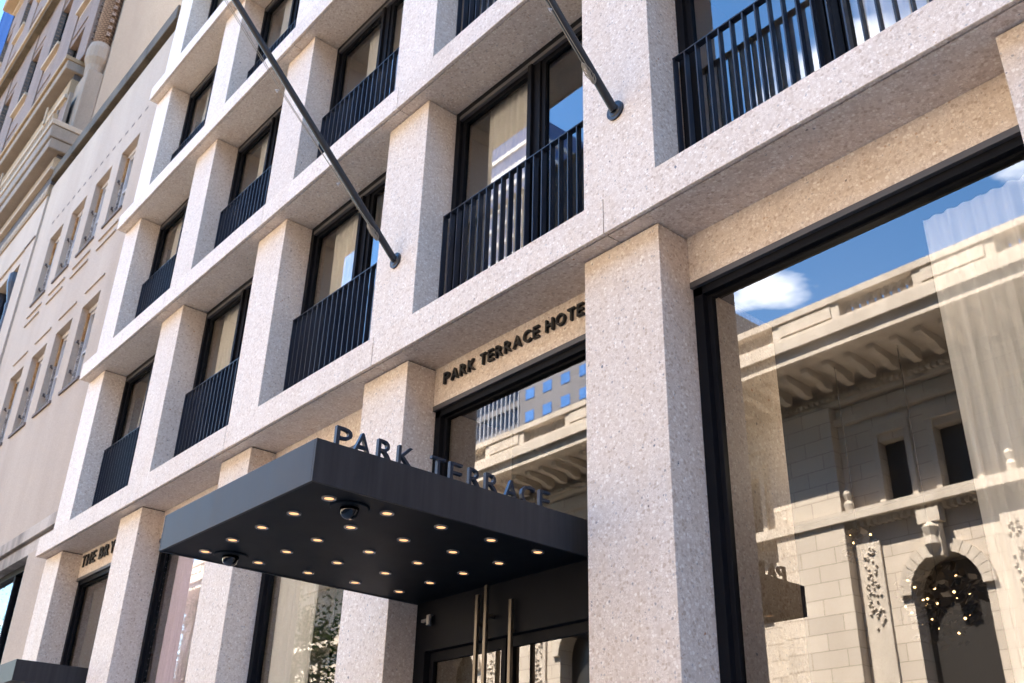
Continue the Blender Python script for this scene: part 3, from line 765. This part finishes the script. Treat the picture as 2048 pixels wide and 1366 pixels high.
# brick piers and bays
wx = [(-25.0-3.58*i, -23.25-3.58*i) for i in range(6)]
storeys = [(23.11,25.36,'A'),(27.02,29.80,'B'),(31.95,34.10,'C'),(36.0,38.55,'D')]
pl = -22.16
for (xa, xb) in wx + [(None, BX0)]:
    if xa is None: break
    MB().box(xb, pl, -.02, .54, 23.11, 40.6).build('brick_pier', M['pinkbrick'], ob); pl = xa
MB().box(BX0, pl, -.02, .54, 23.11, 40.6).build('brick_pier', M['pinkbrick'], ob)
tooth = MB()
for si, (z0, z1, nm) in enumerate(storeys):
    nz = storeys[si+1][0] if si < 3 else 40.6
    for (xa, xb) in wx:
        MB().box(xa, xb, .03, .53, z1, nz-.34).build('spandrel', M['pinkbrick'], ob)
        MB().box(xa+.15, xb-.15, .0, .029, z1+.30, nz-.55).build('spandrel_panel', M['pinkbrick'], ob)
        MB().box(xa, xb, .031, .53, nz-.3395, nz-.19).build('sill_bed', M['tanpanel'], ob); MB().box(xa-.02, xb+.02, -.12, .53, nz-.189, nz-.05).build('sill', M['creamstone'], ob, bevel=.02)
        wf = MB().box(xa, xa+.06, .17, .22, z0, z1); wf.box(xb-.06, xb, .17, .22, z0, z1); wf.box(xa+.0601, xb-.0601, .17, .22, (z0+z1)/2-.04, (z0+z1)/2+.04)
        w_ = wf.build('window', M['frame'], ob)
        MB().quad((xa+.05,.20,z0),(xb-.05,.20,z0),(xb-.05,.20,z1),(xa+.05,.20,z1)).build('pane', M['darkglass'], w_)
        MB().box(xa+.001, xb-.001, .30, .31, z0, z1).build('pane_backing', M['dimroom'], w_)  # dark sheet stands in for the dim interior
        tt = MB()
        n_ = int((z1-z0)/.17)
        for q in range(n_): tt.box(xa+.001, xa+.05, .02, .02+(.13 if q % 2 else .09), z0+.17*q+.02, z0+.17*q+.055)
        tt.build('toothed_jamb', M['pinkbrick'], w_)['kind'] = 'stuff'
        MB().box(xa+.0005, xa+.03, -.015, .169, z0, z1).build('jamb_lining', M['darkbrick'], w_)
MB().box(BX0-.1, -22.62, -.34, -.021, 31.45, 31.72).build('string_course', M['tanstone'], ob, bevel=.02)
MB().box(BX0-.1, -22.62, -.26, -.021, 31.28, 31.449).build('string_course_bed', M['coping'], ob)
MB().box(BX0-.3, BX1+.1, -.6, .6, 40.62, 41.4).build('roof_cornice', M['tanstone'], ob, bevel=.05)
MB().box(BX0+.02, BX1-.02, .61, 15.9, 40.92, 41.2).build('roof', M['coping'], ob)

# ------------------------------------------------------------------ glass tower at the far left
gt = thing('glass_tower', 'dark blue glass tower with fine vertical fins at the top left corner', 'tower', (-100, 16, 0))
MB().box(-120, -87.5, 3.45, 30, 0, 130).build('curtain_wall', M['bluetower'], gt)
fm = MB().box(0, .25, -.14, .14, 0, 130).mesh('fin', M['bluetower'])
for i in range(18): place('fin', fm, gt, (-87.499, 3.7+1.5*i, 0))

# ------------------------------------------------------------------ library across the street (seen reflected in the glass)
LYF = -28.0
lib = thing('library_building', 'sunlit pale stone library with balustrade and arches, reflected in the shop windows', 'building', (-20, -35, 0))
AX = [-12.14-8.98*i for i in range(-2, 7)]
LX0, LX1 = -76.0, 14.0
wins = []
for c in AX: wins += [(c-1.70,c-.62),(c+.52,c+1.80)]
wins = sorted(wins)
wall_with_holes(LX0, LX1, 13.2, 19.2, LYF-1.0, LYF, wins, [(13.75,16.15)]).build('upper_wall', M['library'], lib)
MB().box(LX0, LX1, LYF-18, LYF-1.01, 0, 20.5).build('core_block', M['libdark'], lib)
for (xa, xb) in wins:
    s = MB(); s.box(xa-.22, xa-.001, LYF+.001, LYF+.14, 13.6, 16.4); s.box(xb+.001, xb+.22, LYF+.001, LYF+.14, 13.6, 16.4); s.box(xa-.25, xb+.25, LYF+.001, LYF+.2, 16.401, 16.75)
    f = s.build('window_surround', M['libtrim'], lib)
    MB().box(xa, xb, LYF-.5, LYF-.45, 13.7, 16.2).build('pane', M['libdark'], f)
# lower wall with arched openings, built as voussoir-edged panels
def arch_panel(cx, x0, x1, z0, z1, r, zs):
    mb = MB(); n = 20
    yf, yb_ = LYF, LYF-1.0
    mb.box(x0, cx-r, yb_, yf, z0, zs); mb.box(cx+r, x1, yb_, yf, z0, zs)
    pts = [(cx - r*math.cos(math.pi*i/n), zs + r*math.sin(math.pi*i/n)) for i in range(n+1)]
    outer = []
    for i in range(n+1):
        a = math.pi*i/n; dx = -math.cos(a); dz = math.sin(a)
        tx = ((x0-cx) if dx < 0 else (x1-cx))/dx if abs(dx) > 1e-6 else 1e9
        tz = (z1-zs)/dz if dz > 1e-6 else 1e9
        t = min(abs(tx), tz); outer.append((cx+dx*t, zs+dz*t))
    for i in range(n):
        (xa, za), (xb, zb_) = pts[i], pts[i+1]; (oa, pa), (ob_, pb) = outer[i], outer[i+1]
        mb.quad((xa,yf,za),(xb,yf,zb_),(ob_,yf,pb),(oa,yf,pa)); mb.quad((xa,yf,za),(xa,yb_,za),(xb,yb_,zb_),(xb,yf,zb_))
        if abs(pa-pb) > 1e-4 and abs(oa-ob_) > 1e-4: mb.quad((oa,yf,pa),(ob_,yf,pb),(oa if abs(pa-z1) < 1e-4 else ob_, yf, z1))
    mb.box(x0, x1, yb_-.1, yb_-.001, z0, z1); return mb
for c in AX:
    arch_panel(c, c-4.46, c+4.46, 0, 13.2, 1.31, 10.25).build('arch_wall', M['library'], lib)
    vs = MB(); n = 15
    for i in range(n):
        a0, a1 = math.pi*(i+.03)/n, math.pi*(i+.97)/n
        p = []
        for y in (LYF+.16, LYF+.001):
            for r, a in ((1.29,a0),(1.29,a1),(1.74,a1),(1.74,a0)): p.append((c-r*math.cos(a), y, 10.25+r*math.sin(a)))
        b0 = len(vs.v); vs.v += p
        vs.f += [(b0,b0+1,b0+2,b0+3),(b0+1,b0,b0+4,b0+5),(b0+2,b0+1,b0+5,b0+6),(b0+3,b0+2,b0+6,b0+7),(b0,b0+3,b0+7,b0+4)]
    vs.build('archivolt', M['libtrim'], lib)
    MB().box(c-1.40, c+1.40, LYF-.80, LYF-.78, 0, 11.4).build('arch_door', M['libdark'], lib)
    k = MB().box(c-.30, c+.30, LYF+.17, LYF+.55, 11.3, 12.5); k.box(c-.42, c+.42, LYF+.17, LYF+.62, 12.501, 13.0); k.lathe(c, LYF+.55, [(.1,11.4),(.28,11.7),(.2,12.0),(.3,12.3),(.1,12.5)], 10)
    k.build('keystone', M['libtrim'], lib)
    for sx in (-1, 1):
        px = c + sx*2.70
        MB().box(px-.47, px+.47, LYF+.001, LYF+.12, 1.5, 12.45).build('pilaster', M['libtrim'], lib)
        g_ = MB(); rr = random.Random(int(c*7)+sx)
        for q in range(60):
            z = 9.2+rr.random()*3.0; x = px+rr.uniform(-.28,.28); g_.lathe(x, LYF+.15, [(.02,z-.06),(.06,z),(.02,z+.06)], 6)
        g_.build('carved_drop', M['libtrim'], lib)
        MB().lathe(c+sx*1.45*0+sx*3.1, LYF+.35, [(.16,13.62),(.2,13.9),(.1,14.05),(.18,14.3),(.06,14.6),(.02,14.9)], 10).build('finial', M['libtrim'], lib)
MB().box(LX0, LX1, LYF+.001, LYF+.62, 13.22, 13.60).build('sill_cornice', M['libtrim'], lib)
dn = MB()
for i in range(260): dn.box(-60+.27*i, -60+.27*i+.14, LYF+.001, LYF+.35, 13.0, 13.219)
dn.build('dentils', M['libtrim'], lib)['kind'] = 'stuff'
# projecting pavilion
MB().box(-18.5, -15.5, LYF+.001, LYF+.5, 0, 18.0).build('pavilion_wall', M['library'], lib)
# entablature
MB().box(LX0, LX1, LYF-1.0, LYF+.25, 17.2, 17.45).build('architrave', M['libtrim'], lib)
MB().box(LX0, LX1, LYF+.001, LYF+.35, 18.02, 18.20).build('dentil_bed', M['libtrim'], lib)
dn = MB()
for i in range(330): dn.box(LX0+1+.25*i, LX0+1+.25*i+.14, LYF+.001, LYF+.55, 18.21, 18.38)
dn.build('dentils', M['libtrim'], lib)['kind'] = 'stuff'
mm = MB().prism_x([(LYF+.8,18.42),(LYF+1.25,18.42),(LYF+1.6,18.58),(LYF+2.3,18.62),(LYF+2.5,18.72),(LYF+2.5,18.90),(LYF+.8,18.90)], -.15, .15).mesh('modillion', M['libtrim'])
for i in range(92): place('modillion', mm, lib, (LX0+1+.95*i, 0, 0))
MB().box(LX0, LX1, LYF-1.0, LYF+3.2, 18.92, 19.40).build('cornice', M['libtrim'], lib); MB().box(LX0, LX1, LYF-1.0, LYF+3.4, 19.401, 19.85).build('cornice_cyma', M['libtrim'], lib)
MB().box(LX0, LX1, LYF+2.2, LYF+3.15, 19.851, 20.10).build('balustrade_plinth', M['libtrim'], lib)
bal = MB().lathe(0, LYF+2.7, [(.12,20.10),(.12,20.16),(.07,20.2),(.14,20.4),(.06,20.68),(.11,20.74),(.11,20.8)], 8).mesh('baluster', M['libtrim'])
x = LX0; i = 0; nb_ = 0
while x < LX1-6:
    MB().box(x, x+3.0, LYF+2.3, LYF+3.05, 20.101, 20.8).build('parapet_panel', M['libtrim'], lib)
    MB().box(x+.35, x+2.65, LYF+3.051, LYF+3.11, 20.22, 20.68).build('parapet_inset', M['libtrim'], lib)
    for q in range(9): place('baluster', bal, lib, (x+3.22+.32*q, 0, 0))
    x += 6.0
MB().box(LX0, LX1, LYF+2.25, LYF+3.15, 20.801, 21.08).build('balustrade_rail', M['libtrim'], lib)
MB().box(LX0, LX1, LYF-17, LYF+.2, 20.51, 20.9).build('roof', M['coping'], lib)

# ------------------------------------------------------------------ towers beyond the library (seen reflected)
def window_tower(name, label, x0, x1, y, depth, h, mat, pw, ph, ww, wh, glassmat, zmin=24):
    t = thing(name, label, 'tower', ((x0+x1)/2, y-depth/2, 0), 'towers beyond the library')
    MB().box(x0, x1, y-depth, y, 0, h).build('cladding', mat, t)
    wm = MB().box(-ww/2, ww/2, -.02, .06, -wh/2, wh/2).mesh('window', glassmat)
    z = zmin; c = 0
    while z < h-3:
        x = x0 + pw*.6
        while x < x1-pw*.4:
            if c < 290: place('window', wm, t, (x, y, z)); c += 1
            x += pw
        z += ph
    return t
window_tower('grey_tower', 'grey tower with square blue windows reflected above the door canopy', -95, -68, -80, 30, 70, M['greytower'], 3.65, 3.45, 1.8, 1.6, M['bluewin'], 40)
t = thing('striped_glass_tower', 'blue tower with pale horizontal bands reflected in the hotel windows', 'tower', (-146, -125, 0), 'towers beyond the library')
MB().box(-165, -126, -140, -110, 0, 150).build('curtain_wall', M['bluetower'], t)
bm_ = MB().box(-165.3, -125.7, -140.3, -109.7, -.55, .55).mesh('pale_band', M['whitefin'])
for i in range(30): place('pale_band', bm_, t, (0, 0, 8+4.7*i))
t = thing('finned_glass_tower', 'blue glass tower with grey mullions reflected left of the grey tower', 'tower', (-110, -95, 0), 'towers beyond the library')
MB().box(-124, -96, -110, -84, 0, 78).build('curtain_wall', M['bluetower'], t)
fm = MB().box(-.12, .12, 0, .4, 0, 78).mesh('mullion', M['whitefin'])
for i in range(28): place('mullion', fm, t, (-123.5+1.0*i, -83.999, 0))
bm_ = MB().box(-124, -96, -83.998, -83.7, -.5, .5).mesh('spandrel', M['greytower'])
for i in range(18): place('spandrel', bm_, t, (0, 0, 8+3.9*i))

et = thing('light_blocking_office', 'unseen dark office block added across the street to dim the hotel reveals', 'tower', (45, -40, 0), 'towers beyond the library')  # out of view, added to block eastern light from the hotel reveals
MB().box(20, 80, -60, -26, 0, 34).build('cladding', M['umber'], et)
et = thing('light_blocking_tower', 'unseen tower added behind the camera to limit sky light on the reveals', 'tower', (140, 0, 0), 'towers beyond the library')  # added out of view, its height sets how much sky the reveals catch
MB().box(120, 160, -60, 40, 0, 40).build('cladding', M['greytower'], et)
et = thing('row_building', 'stone office building adjoining the hotel on its right', 'building', (40, 10, 0))
MB().box(6.58, 70, .1, 20, 0, 40).build('wall', M['limestone'], et)
# ------------------------------------------------------------------ street trees by the far kerb (seen reflected)
def tree(x, y, h, r, seed, label):
    rr = random.Random(seed); t = thing('street_tree', label, 'tree', (x, y, 0), 'street trees by the library')
    tr = MB(); tr.cyl((x,y,0),(x+.1,y,h*.35),.17,.13,10); top = Vector((x+.1,y,h*.35)); ends = []
    for i in range(9):
        a = i*2.4 + rr.random(); L = h*rr.uniform(.28,.5); e = top + Vector((math.cos(a)*r*.75, math.sin(a)*r*.75, L))
        mid = top + (e-top)*.5 + Vector((0,0,.4)); tr.cyl(top, mid, .08, .05, 7); tr.cyl(mid, e, .05, .02, 6); ends += [mid, e]
    tr.build('trunk', M['bark'], t)
    lf = MB(); cl = [e + Vector((rr.gauss(0,.6), rr.gauss(0,.6), rr.gauss(0,.5))) for e in ends for _ in range(4)]
    for i in range(4200):
        c = rr.choice(cl); p = c + Vector((rr.gauss(0,.42), rr.gauss(0,.42), rr.gauss(0,.34)))
        a = Vector((rr.gauss(0,1), rr.gauss(0,1), rr.gauss(0,.5))).normalized(); b_ = a.orthogonal().normalized(); s_ = rr.uniform(.05,.11)
        lf.quad(p-a*s_, p+b_*s_*.55, p+a*s_, p-b_*s_*.55)
    lf.build('crown', M['leaf'], t)
for i, (x, y, h) in enumerate(((-26.6,-12.2,10.5), (-38.5,-12.2,13.5), (-45.5,-12.2,12.5), (-66,-12.2,19))):
    tree(x, y, h, 2.3 if i < 3 else 4.0, 20+i, ['leafy tree reflected in the ground window just left of the doors','leafy tree reflected at the edge of the lilac curtain window','leafy tree reflected farther along the street','leafy tree reflected in the shopfront at the lower left corner'][i])
